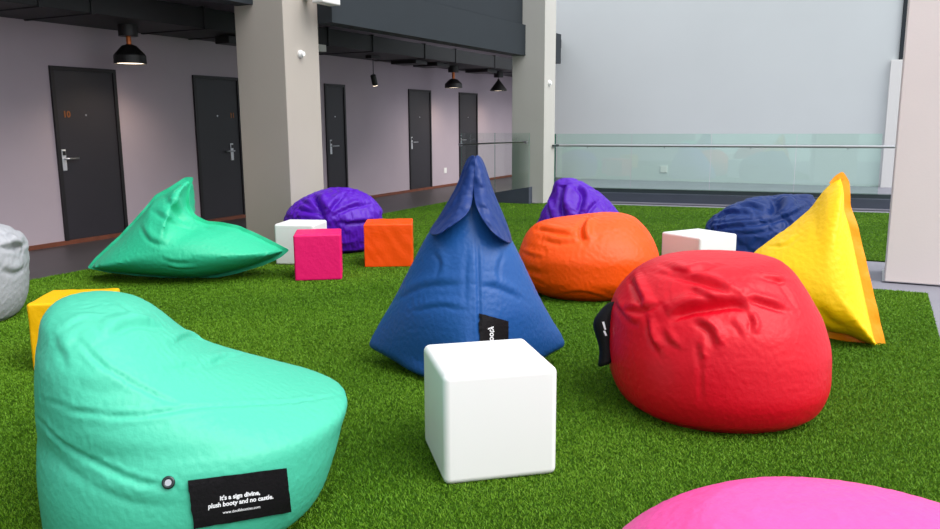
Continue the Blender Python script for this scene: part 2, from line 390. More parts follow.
# ------------------------------------------------------------------ bean bags
def catmull(xs, ys, x):
    """monotone cubic interpolation"""
    xs = np.asarray(xs, float); ys = np.asarray(ys, float); x = np.asarray(x, float)
    h = np.diff(xs); d = np.diff(ys)/h; m = np.zeros(len(xs))
    m[0], m[-1] = d[0], d[-1]
    for i in range(1, len(xs)-1):
        if d[i-1]*d[i] > 0:
            w1, w2 = 2*h[i]+h[i-1], h[i]+2*h[i-1]; m[i] = (w1+w2)/(w1/d[i-1]+w2/d[i])
    i = np.clip(np.searchsorted(xs, x)-1, 0, len(h)-1); t = (x-xs[i])/h[i]
    t = np.clip(t, 0, 1)
    return ((1+2*t)*(1-t)**2)*ys[i] + t*(1-t)**2*h[i]*m[i] + t*t*(3-2*t)*ys[i+1] + t*t*(t-1)*h[i]*m[i+1]
class Plane:
    """plane through a ground point, turned by phi from square-on to the view and leaning away by lean (m per m)"""
    def __init__(s, px, D, phi=0, lean=0):
        s.o = ground_at(px, D); a = math.radians(phi); s.lean = lean
        s.ux = rh*math.cos(a)+fh*math.sin(a); s.n = Vector((-s.ux.y, s.ux.x, 0))
        if s.n.dot(fh) < 0: s.n = -s.n
    def hit(s, x, y):
        d = ray(x, y); m = s.n-Vector((0, 0, s.lean)); t = (s.o-CAM).dot(m)/d.dot(m); p = CAM+d*t
        return (p-s.o).dot(s.ux), p.z
    def w(s, x, y, z): return s.ux*x+s.n*y+Vector((0, 0, z))     # relative to base point
def loft(pl, rows, nz=90, nt=168):
    """rows: (py, xl, xr, front, back, n) from the base up; front/back/half depth in metres; n = squareness"""
    R = []
    for (py, xl, xr, f, b, n) in rows:
        l, r = pl.hit(xl, py), pl.hit(xr, py)
        R.append(((l[1]+r[1])/2, l[0], r[0], f, b, n))
    R.sort(); R = np.array(R); R[:, 0] -= 0
    k = np.r_[0, np.cumsum(np.hypot(np.diff(R[:, 0]), np.maximum(np.abs(np.diff(R[:, 1])), np.abs(np.diff(R[:, 2])))*.8))]
    kk = np.linspace(0, k[-1], nz)
    Z, Lx, Rx, Fd, Bd, N = [catmull(k, R[:, i], kk) for i in range(6)]
    Z = np.maximum(Z, 0)
    th = np.linspace(0, 2*np.pi, nt, endpoint=False); c, s_ = np.cos(th), np.sin(th)
    V = []
    for i in range(nz):
        n = N[i]; a = (Rx[i]-Lx[i])/2; cx = (Rx[i]+Lx[i])/2
        x = cx + a*np.sign(c)*np.abs(c)**(2/n); dep = np.where(s_ < 0, Fd[i], Bd[i]); y = dep*np.sign(s_)*np.abs(s_)**(2/n)
        V.append(np.stack([x, y, np.full(nt, Z[i])], 1))
    V = np.concatenate(V)
    top = np.array([[(Lx[-1]+Rx[-1])/2, (Bd[-1]-Fd[-1])/2, Z[-1]+.004]]); bot = np.array([[(Lx[0]+Rx[0])/2, 0, Z[0]]])
    V = np.concatenate([V, top, bot])
    faces = []
    for i in range(nz-1):
        for j in range(nt):
            a, b = i*nt+j, i*nt+(j+1) % nt; faces.append((a, b, b+nt, a+nt))
    for j in range(nt):
        faces.append(((nz-1)*nt+j, (nz-1)*nt+(j+1) % nt, nz*nt)); faces.append(((j+1) % nt, j, nz*nt+1))
    W = V[:, :1]*np.array(pl.ux)+V[:, 1:2]*np.array(pl.n)+V[:, 2:]*np.array((0, 0, 1))
    return W, faces
def inward(O, C):
    n = np.roll(O, -1, 0)-np.roll(O, 1, 0); n /= np.linalg.norm(n, axis=1)[:, None]; n = np.stack([-n[:, 1], n[:, 0]], 1)
    return -n if ((O+n*.01-C)**2).sum() > ((O-C)**2).sum() else n
def pillow(pl, outline, center, front, back, nr=46, nt=220, pw=.55, flat=0, flange=.03, inset_by=0):
    """closed outline (pixels on the plane) blown up to both sides; inset_by leaves room for the seam strip"""
    P, Wd = np.array([pl.hit(*q) for q in outline]), np.broadcast_to(inset_by, len(outline))
    C = np.array(pl.hit(*center)); P = np.vstack([P, P[:1]]); Wd = np.r_[Wd, Wd[:1]]; L = np.r_[0, np.cumsum(np.hypot(*np.diff(P, axis=0).T))]
    s = np.linspace(0, L[-1], nt, endpoint=False); O = np.stack([np.interp(s, L, P[:, 0]), np.interp(s, L, P[:, 1])], 1)
    for _ in range(2): O = .5*O+.25*(np.roll(O, 1, 0)+np.roll(O, -1, 0))
    O = O + inward(O, C)*np.interp(s, L, Wd)[:, None]
    rr = np.linspace(0, 1, nr+1)[1:]
    V = []; F = []
    def prof(r):
        t = np.clip(r/(1-flange), 0, 1); return (1-t**2.2)**pw
    def addside(sign, amp):
        base = len(V)
        V.append((C[0], sign*amp, C[1]))
        for r in rr:
            q = C+(O-C)*r; y = sign*amp*prof(r)
            for j in range(nt): V.append((q[j, 0], y + sign*.004, q[j, 1]))
        for j in range(nt): F.append((base, base+1+j, base+1+(j+1) % nt)[::-sign])
        for i in range(nr-1):
            for j in range(nt):
                a, b = base+1+i*nt+j, base+1+i*nt+(j+1) % nt; F.append((a, b, b+nt, a+nt)[::sign] if sign < 0 else (a, a+nt, b+nt, b)[::-1][::-1])
        return base+1+(nr-1)*nt
    e0 = addside(-1, front); e1 = addside(1, back)
    for j in range(nt): F.append((e0+j, e0+(j+1) % nt, e1+(j+1) % nt, e1+j))
    V = np.array(V)
    V[:, 1] += pl.lean*V[:, 2]
    V[:, 2] = np.maximum(V[:, 2], 0.0)
    W = V[:, :1]*np.array(pl.ux)+V[:, 1:2]*np.array(pl.n)+V[:, 2:]*np.array((0, 0, 1))
    return W, F
def seg_dist(V, A, B):
    AB = B-A; t = np.clip(((V-A)@AB)/max(AB@AB, 1e-9), 0, 1); q = A+t[:, None]*AB
    return np.linalg.norm(V-q, axis=1)
def normals(W, F):
    me = bpy.data.meshes.new('t'); me.from_pydata([tuple(v) for v in W], [], F); me.update()
    n = np.zeros(len(W)*3); me.vertices.foreach_get('normal', n); bpy.data.meshes.remove(me)
    return n.reshape(-1, 3)
def poly_dist(W, P):
    best = np.full(len(W), 9.0); tt = np.zeros(len(W)); m = len(P)-1
    for i, (A, B) in enumerate(zip(P, P[1:])):
        dd = seg_dist(W, A, B); k = dd < best; best[k] = dd[k]; tt[k] = (i+.5)/m
    return best, tt
def crease(W, F, org, lines):
    """lines: (pixel polyline, width m, depth m) laid on the surface: narrow ones are stitched seams, wide ones folds with a
    bulging upper lip that hangs over a groove"""
    org = np.array(org)
    for (pts, w, d) in lines:
        bvh = BVHTree.FromPolygons([tuple(v+org) for v in W], F); n = normals(W, F)
        hits = []; nh = []; pp = []
        k_ = 6
        P = [Vector((x, y)) for x, y in pts]; P = [P[0]*2-P[1]]+P+[P[-1]*2-P[-2]]
        for i in range(1, len(P)-2):
            for q in range(k_):
                t = q/k_; a, b, c, e = P[i-1], P[i], P[i+1], P[i+2]
                pp.append(.5*((2*b)+(c-a)*t+(2*a-5*b+4*c-e)*t*t+(3*b-a-3*c+e)*t**3))
        pp.append(P[-2])
        for q in pp:
            h, hn, _, _ = bvh.ray_cast(CAM, ray(q.x, q.y))
            if h is not None: hits.append(np.array(h)-org); nh.append(np.array(hn))
        if len(hits) < 3: continue
        hits = np.array(hits); nh = np.array(nh)
        if w < .0125 or d < 0:
            best, tt = poly_dist(W, hits); fade = np.clip(np.minimum(tt, 1-tt)*5, .15, 1)
            g = np.exp(-(best/w)**2) - .45*np.exp(-((best-1.9*w)/w)**2)
            W = W - n*(d*g*fade)[:, None]
        else:
            tg = np.gradient(hits, axis=0); tg /= np.linalg.norm(tg, axis=1)[:, None]+1e-9
            side = np.cross(nh, tg); side /= np.linalg.norm(side, axis=1)[:, None]+1e-9
            up_ = side[:, 2].mean()+.3*(side @ np.array(rh)).mean()
            if up_ < 0: side = -side
            b1, t1 = poly_dist(W, hits+side*1.25*w); b2, t2 = poly_dist(W, hits-side*.3*w)
            f1 = np.clip(np.sin(np.pi*t1)*1.25, 0, 1); f2 = np.clip(np.sin(np.pi*t2)*1.25, 0, 1)
            W = W + n*(.75*d*np.exp(-(b1/(1.25*w))**2)*f1 - .75*d*np.exp(-(b2/(.72*w))**2)*f2)[:, None]
        W[:, 2] = np.maximum(W[:, 2], 0)
    return W
def wrinkle(W, F, amp, scale, stretch=(1, 1, 1), seed=0, topw=None, ridged=True):
    n = normals(W, F); out = np.zeros(len(W))
    for i, v in enumerate(W):
        q = Vector((v[0]*stretch[0]*scale+seed, v[1]*stretch[1]*scale, v[2]*stretch[2]*scale))
        wq = q + Vector((noise.noise(q*.5+Vector((9, 0, 0))), noise.noise(q*.5+Vector((0, 9, 0))), noise.noise(q*.5)))*1.2
        a = noise.noise(wq)
        if ridged: a = (1-abs(a)*2.2)
        out[i] = a*.7+noise.noise(wq*2.3)*.3
    out *= amp
    if topw: out *= np.clip((W[:, 2]-topw[0])/(topw[1]-topw[0]), topw[2], 1)
    W = W+n*out[:, None]; W[:, 2] = np.maximum(W[:, 2], 0)
    return W
def bag(name, W, F, org, m, label, cat='bean bag'):
    me = bpy.data.meshes.new(name); me.from_pydata([tuple(v) for v in W], [], F); me.update()
    me.materials.append(m); me.polygons.foreach_set('use_smooth', [True]*len(me.polygons))
    o = bpy.data.objects.new(name, me); COL.objects.link(o); o.location = org
    tag(o, label, cat)
    return o
def bvh_of(o):
    me = o.data; loc = np.array(o.location)
    return BVHTree.FromPolygons([tuple(np.array(v.co)+loc) for v in me.vertices], [tuple(p.vertices) for p in me.polygons])
def patch(o, name, quad, m, off=.006, nu=24, nv=10, th=.004, corner_lift=None):
    """cloth label laid on a bag: quad = TL,TR,BR,BL pixels; returns object and mapping (u,v,lift)->world"""
    b = bvh_of(o); q = [Vector((x, y)) for x, y in quad]
    G = {}
    def px(u, v): return (q[0]*(1-u)+q[1]*u)*(1-v)+(q[3]*(1-u)+q[2]*u)*v
    for i in range(nu+1):
        for j in range(nv+1):
            p = px(i/nu, j/nv); h, n, _, _ = b.ray_cast(CAM, ray(p.x, p.y))
            if h is None: h, n, _, _ = b.find_nearest(onz(p.x, p.y, .2))
            G[i, j] = [h, n]
    for _ in range(4):
        G2 = {}
        for (i, j), (h, n) in G.items():
            nb = [G[k] for k in ((i-1, j), (i+1, j), (i, j-1), (i, j+1)) if k in G]
            if 0 < i < nu and 0 < j < nv: G2[i, j] = [h*.5+sum((x[0] for x in nb), Vector())/len(nb)*.5, (n+sum((x[1] for x in nb), Vector())).normalized()]
            else: G2[i, j] = [h, n]
        G = G2
    loc = Vector(o.location)
    def mp(u, v, lift):
        x, y = min(max(u, 0), 1)*nu, min(max(v, 0), 1)*nv; i, j = min(int(x), nu-1), min(int(y), nv-1); fx, fy = x-i, y-j
        h = (G[i, j][0]*(1-fx)+G[i+1, j][0]*fx)*(1-fy)+(G[i, j+1][0]*(1-fx)+G[i+1, j+1][0]*fx)*fy
        n = ((G[i, j][1]*(1-fx)+G[i+1, j][1]*fx)*(1-fy)+(G[i, j+1][1]*(1-fx)+G[i+1, j+1][1]*fx)*fy).normalized()
        return h+n*(off+lift)-loc
    bm = bmesh.new(); lay = []
    for s in (0, 1):
        lay.append({(i, j): bm.verts.new(mp(i/nu, j/nv, th*s)) for i in range(nu+1) for j in range(nv+1)})
    for i in range(nu):
        for j in range(nv):
            for s in (0, 1):
                f = [lay[s][i, j], lay[s][i+1, j], lay[s][i+1, j+1], lay[s][i, j+1]]; bm.faces.new(f if s == 0 else f[::-1])
    rim = [(i, 0) for i in range(nu)]+[(nu, j) for j in range(nv)]+[(i, nv) for i in range(nu, 0, -1)]+[(0, j) for j in range(nv, 0, -1)]
    for a, c in zip(rim, rim[1:]+rim[:1]): bm.faces.new((lay[0][a], lay[1][a], lay[1][c], lay[0][c]))
    bmesh.ops.recalc_face_normals(bm, faces=bm.faces)
    lo = obj(name, bm, m, o, smooth=False)
    return lo, mp, th
def lettering(parent, mp, th, lines, aspect, rot=False):
    """lines: (text, centre u, centre v, height as a share of label height, bold)"""
    allbm = bmesh.new()
    for (s, cu, cv, hh, bold, shear) in lines:
        bm = text_bm(s, hh, bold*hh, .0, shear=shear)
        bmesh.ops.subdivide_edges(bm, edges=[e for e in bm.edges if e.calc_length() > .08], cuts=1)
        for v in bm.verts:
            x, y = v.co.x, v.co.y
            u, w = (cu + x/aspect, cv - y) if not rot else (cu + (-y)/aspect*-1, cv - x)
            v.co = mp(u, w, th+.002)
        t = bpy.data.meshes.new('t'); bm.to_mesh(t); bm.free(); allbm.from_mesh(t); bpy.data.meshes.remove(t)
    return obj('lettering', allbm, MT['ink'], parent)

def simulate(jobs, frames=26):
    """let the fabric of each bag buckle a little: cloth slightly larger than its stuffing, softly held to its shape"""
    for o, p in jobs:
        me = o.data; n = len(me.vertices)
        co = np.zeros(n*3); me.vertices.foreach_get('co', co); co = co.reshape(-1, 3)
        vg = o.vertex_groups.new(name='hold')
        zt = p.get('hold_top', .08)
        wts = p['fn'](co) if 'fn' in p else np.full(n, p.get('hold', .4))
        wts = np.where(co[:, 2] < zt*.4, 1.0, wts)
        q = np.round(wts, 2)
        for val in np.unique(q): vg.add([int(i) for i in np.where(q == val)[0]], float(val), 'REPLACE')
        md = o.modifiers.new('cloth', 'CLOTH'); s = md.settings
        s.quality = p.get('quality', 6); s.mass = .25; s.tension_stiffness = p.get('tension', 30); s.compression_stiffness = p.get('comp', 30); s.shear_stiffness = p.get('shear', 12); s.bending_stiffness = p.get('bend', .6)
        s.tension_damping = 8; s.compression_damping = 8; s.shear_damping = 6; s.bending_damping = .6; s.air_damping = 3
        s.vertex_group_mass = 'hold'; s.pin_stiffness = p.get('pin', 1.0)
        s.shrink_min = -p.get('grow', .08); s.shrink_max = -p.get('grow', .08)
        s.use_pressure = True; s.uniform_pressure_force = p.get('press', 1.0)
        s.effector_weights.gravity = p.get('grav', .5)
        md.collision_settings.use_collision = False; md.collision_settings.use_self_collision = False
        md.point_cache.frame_start = 1; md.point_cache.frame_end = frames+5
    for f in range(1, frames+1): S.frame_set(f)
    dg = bpy.context.evaluated_depsgraph_get()
    for o, p in jobs:
        ev = o.evaluated_get(dg); n = len(o.data.vertices); co = np.zeros(n*3); ev.data.vertices.foreach_get('co', co)
        old = np.zeros(n*3); o.data.vertices.foreach_get('co', old)
        o['dmove'] = 0; del o['dmove']
        new = co.reshape(-1, 3); new[:, 2] = np.maximum(new[:, 2], 0)
        print('SIM', o.name, 'mean move %.4f max %.4f' % (np.linalg.norm(new-old.reshape(-1, 3), axis=1).mean(), np.linalg.norm(new-old.reshape(-1, 3), axis=1).max()))
        p['new'] = new
    for o, p in jobs:
        o.modifiers.clear(); o.vertex_groups.clear()
        o.data.vertices.foreach_set('co', p['new'].ravel()); o.data.update()
    S.frame_set(1)
# ------------------------------------------------------------------ bag building
def remesh(W, F, vox=.022, smooth=3):
    me = bpy.data.meshes.new('t'); me.from_pydata([tuple(v) for v in W], [], F); me.update()
    o = bpy.data.objects.new('t', me); COL.objects.link(o)
    md = o.modifiers.new('r', 'REMESH'); md.mode = 'VOXEL'; md.voxel_size = vox
    sm = o.modifiers.new('s', 'SMOOTH'); sm.factor = .5; sm.iterations = smooth
    dg = bpy.context.evaluated_depsgraph_get(); m2 = bpy.data.meshes.new_from_object(o.evaluated_get(dg))
    co = np.zeros(len(m2.vertices)*3); m2.vertices.foreach_get('co', co); co = co.reshape(-1, 3)
    f = [tuple(p.vertices) for p in m2.polygons]
    co[:, 2] = np.maximum(co[:, 2], 0)
    bpy.data.objects.remove(o); bpy.data.meshes.remove(me); bpy.data.meshes.remove(m2)
    return co, f
SIM = []
def make(pl, W, F, m, label, vox=.022, lines=(), sim=None, name='bean_bag', smooth=3):
    W, F = remesh(W, F, vox, smooth)
    if lines: W = crease(W, F, pl.o, lines)
    o = bag(name, W, F, pl.o, m, label)
    if sim: SIM.append((o, sim))
    return o
def flange(pl, outline, center, m, parent, width, thick=.007, amp=.012, seed=0, nt=260, turn=0):
    """flat stitched seam strip along the edge of a pillow bag; width in metres per outline point (0 = no strip there)"""
    P = np.array([pl.hit(*q) for q in outline]); C = np.array(pl.hit(*center)); P = np.vstack([P, P[:1]])
    Wd = np.broadcast_to(width, len(outline)); Wd = np.r_[Wd, Wd[:1]]
    L = np.r_[0, np.cumsum(np.hypot(*np.diff(P, axis=0).T))]; s = np.linspace(0, L[-1], nt, endpoint=False)
    O = np.stack([np.interp(s, L, P[:, 0]), np.interp(s, L, P[:, 1])], 1); wd = np.interp(s, L, Wd)
    for _ in range(2): O = .5*O+.25*(np.roll(O, 1, 0)+np.roll(O, -1, 0))
    nin = inward(O, C); bm = bmesh.new(); R = []
    for f in np.linspace(0, 1, 5):
        q = O+nin*((1-f)*(wd+.015))[:, None]
        for sg in (-1, 1):
            ring = []
            for j in range(nt):
                wv = amp*f*noise.noise(Vector((q[j, 0]*9+seed, q[j, 1]*9, 0)))+turn*f*wd[j]
                x, z = q[j]; z = max(z, .001)
                ring.append(bm.verts.new(pl.w(x, sg*thick/2+wv+pl.lean*z, z)))
            R.append(ring)
    on = wd > .006
    for j in range(nt):
        k = (j+1) % nt
        if not (on[j] and on[k]): continue
        for i in range(4):
            bm.faces.new((R[2*i][j], R[2*i][k], R[2*i+2][k], R[2*i+2][j])); bm.faces.new((R[2*i+1][j], R[2*i+1][k], R[2*i+3][k], R[2*i+3][j]))
        bm.faces.new((R[0][j], R[0][k], R[1][k], R[1][j])); bm.faces.new((R[8][j], R[8][k], R[9][k], R[9][j]))
    bmesh.ops.delete(bm, geom=[v for v in bm.verts if not v.link_faces], context='VERTS')
    bmesh.ops.holes_fill(bm, edges=[e for e in bm.edges if e.is_boundary], sides=0)
    bmesh.ops.recalc_face_normals(bm, faces=bm.faces)
    return obj('seam_flange', bm, m, parent, smooth=False)
def sheet(pts3, thick, name, m, parent, sub=2):
    """bent cloth flap: pts3 = grid rows of world points"""
    bm = bmesh.new(); loc = Vector(parent.location)
    V = [[bm.verts.new(Vector(p)-loc) for p in row] for row in pts3]
    for A, B in zip(V, V[1:]):
        for j in range(len(A)-1): bm.faces.new((A[j], A[j+1], B[j+1], B[j]))
    o = obj(name, bm, m, parent, smooth=True)
    a = o.modifiers.new('sub', 'SUBSURF'); a.levels = a.render_levels = sub
    s = o.modifiers.new('sol', 'SOLIDIFY'); s.thickness = thick; s.offset = 0
    return o
# ------------------------------------------------------------------ artificial grass blades on the turf
def inside(poly, x, y):
    r = np.zeros(len(x), bool); n = len(poly)
    for i in range(n):
        (x0, y0), (x1, y1) = poly[i], poly[(i+1) % n]
        c = ((y0 > y) != (y1 > y)) & (x < (x1-x0)*(y-y0)/((y1-y0) if y1 != y0 else 1e-9)+x0); r ^= c
    return r
def grass(avoid=()):
    m = bpy.data.materials.new('grass_blade'); m.use_nodes = True; nt = m.node_tree; b = nt.nodes['Principled BSDF']
    at = nt.nodes.new('ShaderNodeAttribute'); at.attribute_name = 'tint'
    r = nt.nodes.new('ShaderNodeValToRGB')
    r.color_ramp.elements[0].color = lin((62, 104, 12)); r.color_ramp.elements[1].color = lin((126, 166, 44))
    e = r.color_ramp.elements.new(.5); e.color = lin((98, 147, 22))
    nt.links.new(at.outputs['Fac'], r.inputs['Fac']); nt.links.new(r.outputs['Color'], b.inputs['Base Color'])
    b.inputs['Roughness'].default_value = .6; b.inputs['Specular IOR Level'].default_value = .25
    N = 2400000
    u = rng.random(N); dmin, dmax = 1.9, 14.5
    d = dmin*(dmax/dmin)**u                                   # log spacing: denser near the viewer
    keep = rng.random(N) < np.minimum(1, (d/5)**1.5)        # even out the nearest strip
    d = d[keep]; s = (rng.random(len(d))*1.72-.80)*d
    x = d*math.cos(YAW)*1.0 + s*rh.x; y = d*math.sin(YAW) + s*rh.y
    ok = inside(turf_poly, x, y)
    for poly in avoid: ok &= ~inside(poly, x, y)
    x, y, d = x[ok], y[ok], d[ok]; n = len(x)
    sc = np.clip(d/3.2, 1, 2.2)**.8
    h = .005+.007*rng.random(n); w = (.0009+.0010*rng.random(n))*sc
    a = rng.random(n)*2*np.pi; la = rng.random(n)*2*np.pi; ln = (.4+1.1*rng.random(n))*h
    cx, cy = np.cos(a)*w, np.sin(a)*w; lx, ly = np.cos(la)*ln, np.sin(la)*ln
    z0 = np.zeros(n)
    V = np.stack([np.stack([x-cx, y-cy, z0], 1), np.stack([x+cx, y+cy, z0], 1), np.stack([x+cx*.7+lx*.45, y+cy*.7+ly*.45, h*.62], 1), np.stack([x+lx, y+ly, h], 1), np.stack([x-cx*.7+lx*.45, y-cy*.7+ly*.45, h*.62], 1)], 1).reshape(-1, 3)
    me = bpy.data.meshes.new('artificial_grass')
    me.vertices.add(n*5); me.loops.add(n*5); me.polygons.add(n)
    me.vertices.foreach_set('co', V.ravel()); me.loops.foreach_set('vertex_index', np.arange(n*5)); me.polygons.foreach_set('loop_start', np.arange(n)*5)
    me.update(calc_edges=True)
    # tint: random per blade with broad wavy patches
    t = np.clip(.5+np.interp(d, [3, 7], [.2, .09])*rng.standard_normal(n)+.10*np.sin(x*2.1+np.sin(y*1.7)*1.5)+.06*np.sin(y*5+x*3), 0, 1)
    at = me.attributes.new('tint', 'FLOAT', 'FACE'); at.data.foreach_set('value', t)
    me.materials.append(m)
    o = bpy.data.objects.new('artificial_grass', me); COL.objects.link(o); o.location = (0, 0, 0)
    tag(o, 'short bright green artificial grass covering the turf', 'grass', kind='stuff')
    print('BLADES', n)
def zrow(pl, z, x):
    lo, hi = 0, 1500
    for _ in range(50):
        m = (lo+hi)/2
        if pl.hit(x, m)[1] > z: lo = m
        else: hi = m
    return lo
def rows_px(pl, rows):
    return [((zrow(pl, float(r[0]), (r[1]+r[2])/2) if isinstance(r[0], str) else r[0]),)+tuple(r[1:]) for r in rows]
def topw(lo, hi, a, b):
    """hold/growth weights that change from a (below lo) to b (above hi)"""
    return lambda co: a+(b-a)*np.clip((co[:, 2]-lo)/(hi-lo), 0, 1)

# --- big mint seat bag in front
pl = Plane(190, 3.05, 18)
W, F = loft(pl, rows_px(pl, [('0.0', 57, 294, .46, .44, 2.3), ('0.06', 45, 318, .54, .52, 2.3), (445, 40, 334, .58, .53, 2.3), (420, 39, 341, .58, .48, 2.2), (407, 39, 346, .57, .44, 2.1),
    (399, 38, 335, .55, .42, 2.1), (389, 38, 301, .53, .42, 2.2), (377, 38, 262, .5, .4, 2.2), (361, 38, 217, .46, .38, 2.2), (343, 39, 187, .42, .36, 2.2), (325, 41, 166, .36, .34, 2.1), (312, 43, 148, .3, .3, 2.1), (302, 52, 126, .2, .2, 2), (297, 64, 100, .08, .08, 2)]), 110, 190)
mintA = make(pl, W, F, BAG['mint'], 'big mint green seat-shaped bean bag with black slogan label, nearest the camera', .015, [
    ([(79, 341), (98, 362), (121, 377), (161, 398), (185, 406)], .008, .010), ([(40, 398), (81, 412), (138, 416), (199, 407), (290, 402), (343, 394)], .008, .010),
    ([(36, 417), (58, 440), (86, 457), (133, 480), (176, 489)], .009, .014), ([(40, 440), (80, 475), (130, 500), (185, 506)], .02, .006),
    ([(104, 338), (132, 324), (170, 328)], .024, .018), ([(54, 335), (60, 350), (68, 364)], .018, .007), ([(160, 370), (205, 363), (238, 357)], .03, .007), ([(118, 303), (132, 312), (147, 314)], .016, .008), ([(70, 380), (100, 388), (130, 386)], .03, .006), ([(60, 330), (85, 318), (110, 322)], .016, .006), ([(50, 362), (70, 345), (80, 330)], .016, .005), ([(206, 341), (190, 336), (170, 345)], .016, .014), ([(243, 353), (225, 357), (205, 368)], .014, .010)],
    dict(fn=topw(.25, .7, .7, .5), grow=.02, bend=2))
# --- mint pillow bag at the back
pl = Plane(190, 7.45, 0, .2)
OUT = [(87, 268), (95, 258), (120, 235), (143, 210), (155, 195), (170, 187), (185, 177), (194, 177), (190, 190), (189, 205), (195, 215), (207, 221), (222, 222), (240, 226), (262, 236), (290, 250), (280, 258), (262, 266), (235, 274), (210, 279), (180, 279), (140, 276), (110, 273)]
W, F = pillow(pl, OUT, (180, 245), .5, .35, inset_by=.025)
mintB = make(pl, W, F, BAG['teal'], 'mint green pillow bean bag with pointed tip in front of the left doors', .022, [
    ([(164, 193), (172, 204), (179, 215), (188, 226)], .05, .035), ([(192, 216), (198, 224), (212, 230)], .04, .03), ([(150, 207), (162, 216), (180, 226), (200, 231)], .035, .014),
    ([(160, 258), (175, 262), (195, 262)], .02, .012), ([(165, 266), (180, 269), (200, 268)], .02, .012), ([(140, 225), (150, 240), (170, 246)], .03, .015)],
    dict(hold=.6, grow=.02, bend=2), smooth=2)
flange(pl, OUT, (180, 245), BAG['teal'], mintB, .03)
# --- silver bag at the left edge
pl = Plane(-49, 5.9)
W, F = loft(pl, rows_px(pl, [('0.0', -107, 7, .36, .36, 2.2), ('0.06', -114, 14, .43, .43, 2.2), (290, -118, 19, .47, .47, 2.2), (252, -117, 18, .47, .47, 2.2), (240, -111, 15, .42, .42, 2.2), (231, -94, 5, .33, .33, 2.1), (225, -79, -7, .2, .2, 2), (222, -65, -24, .08, .08, 2)]))
silver = make(pl, W, F, BAG['silver'], 'crinkled silver grey bean bag cut off by the left picture edge', .022, [
    ([(0, 243), (10, 247), (24, 243)], .03, .04), ([(2, 232), (12, 240), (20, 256)], .025, .03), ([(0, 268), (14, 272), (26, 266)], .03, .02)], dict(fn=topw(.3, .6, .6, .25), grow=.06))
# --- purple bag behind the cubes
pl = Plane(332, 9.12)
W, F = loft(pl, rows_px(pl, [('0.0', 293, 372, .36, .36, 2.2), ('0.06', 287, 378, .42, .42, 2.2), (228, 284, 381, .46, .46, 2.2), (212, 287, 382, .46, .46, 2.1), (203, 294, 377, .4, .4, 2), (195, 307, 368, .33, .33, 2), (190, 320, 357, .2, .2, 2), (187.5, 330, 348, .08, .08, 2)]))
purpleD = make(pl, W, F, BAG['purple'], 'purple bean bag behind the white and pink cubes beside left pillar', .022, [
    ([(314, 195), (320, 205), (325, 218)], .05, .07), ([(296, 208), (308, 210), (322, 214)], .03, .03), ([(302, 200), (312, 206), (322, 214)], .03, .03), ([(345, 192), (335, 203), (327, 216)], .03, .04), ([(370, 203), (350, 207), (330, 217)], .03, .03), ([(378, 220), (355, 222), (335, 222)], .03, .025)],
    dict(hold=.25, grow=.09))
# --- blue pyramid
pl = Plane(467, 4.75)
W, F = loft(pl, rows_px(pl, [('0.0', 412, 523, .36, .30, 2), ('0.04', 398, 538, .43, .33, 1.8), ('0.07', 384, 551, .455, .35, 1.4), (344, 368, 566, .46, .35, 1.15), (337, 371, 563, .455, .35, 1.2), (318, 382, 551, .43, .34, 1.4), (300, 393, 541, .40, .32, 1.6), (275, 406, 529, .34, .28, 1.7), (250, 419, 517, .28, .24, 1.8), (235, 427, 509, .23, .2, 1.8), (215, 442, 497, .15, .15, 1.9), (195, 455, 489, .09, .1, 2), (175, 464, 483, .06, .06, 2), (164, 467, 481, .045, .045, 2), (160, 470, 478, .03, .03, 2)]), 120, 168)
blueE = make(pl, W, F, BAG['blue'], 'tall blue pyramid bean bag with hooded tip behind the white cube', .016, [
    ([(477, 240), (478, 270), (479, 310), (479, 345)], .010, .010), ([(468, 245), (467, 275), (466, 310)], .02, .006), ([(395, 300), (425, 286), (470, 283)], .025, .010), ([(480, 284), (500, 288), (525, 300)], .025, .010),
    ([(408, 312), (440, 306), (468, 310)], .02, .008), ([(432, 250), (440, 262), (436, 280)], .02, .008), ([(505, 250), (498, 268), (500, 285)], .02, .008)],
    dict(hold=.6, grow=.018, bend=2), smooth=1)
# --- orange
pl = Plane(588, 6.75)
W, F = loft(pl, rows_px(pl, [('0.0', 542, 634, .38, .38, 2.2), ('0.06', 529, 647, .47, .47, 2.2), (272, 521, 655, .53, .53, 2.2), (256, 519, 657, .53, .53, 2.2), (241, 523, 653, .48, .48, 2.1), (230, 529, 647, .4, .4, 2), (222, 540, 640, .32, .32, 2), (216, 575, 632, .2, .2, 2), (213, 598, 622, .08, .08, 2)]))
orangeF = make(pl, W, F, BAG['orange'], 'round orange bean bag in front of the hooded purple bag', .022, [
    ([(590, 216), (583, 224), (582, 234), (585, 242)], .03, .05), ([(535, 228), (555, 232), (580, 236)], .03, .02), ([(538, 238), (560, 243), (582, 240)], .03, .015), ([(522, 252), (532, 256), (545, 258)], .02, .008), ([(521, 264), (532, 270), (546, 272)], .03, .008), ([(524, 278), (535, 280), (550, 287)], .02, .006), ([(545, 298), (580, 292), (612, 300)], .02, .008)],
    dict(fn=topw(.2, .6, .7, .45), grow=.03, bend=2))
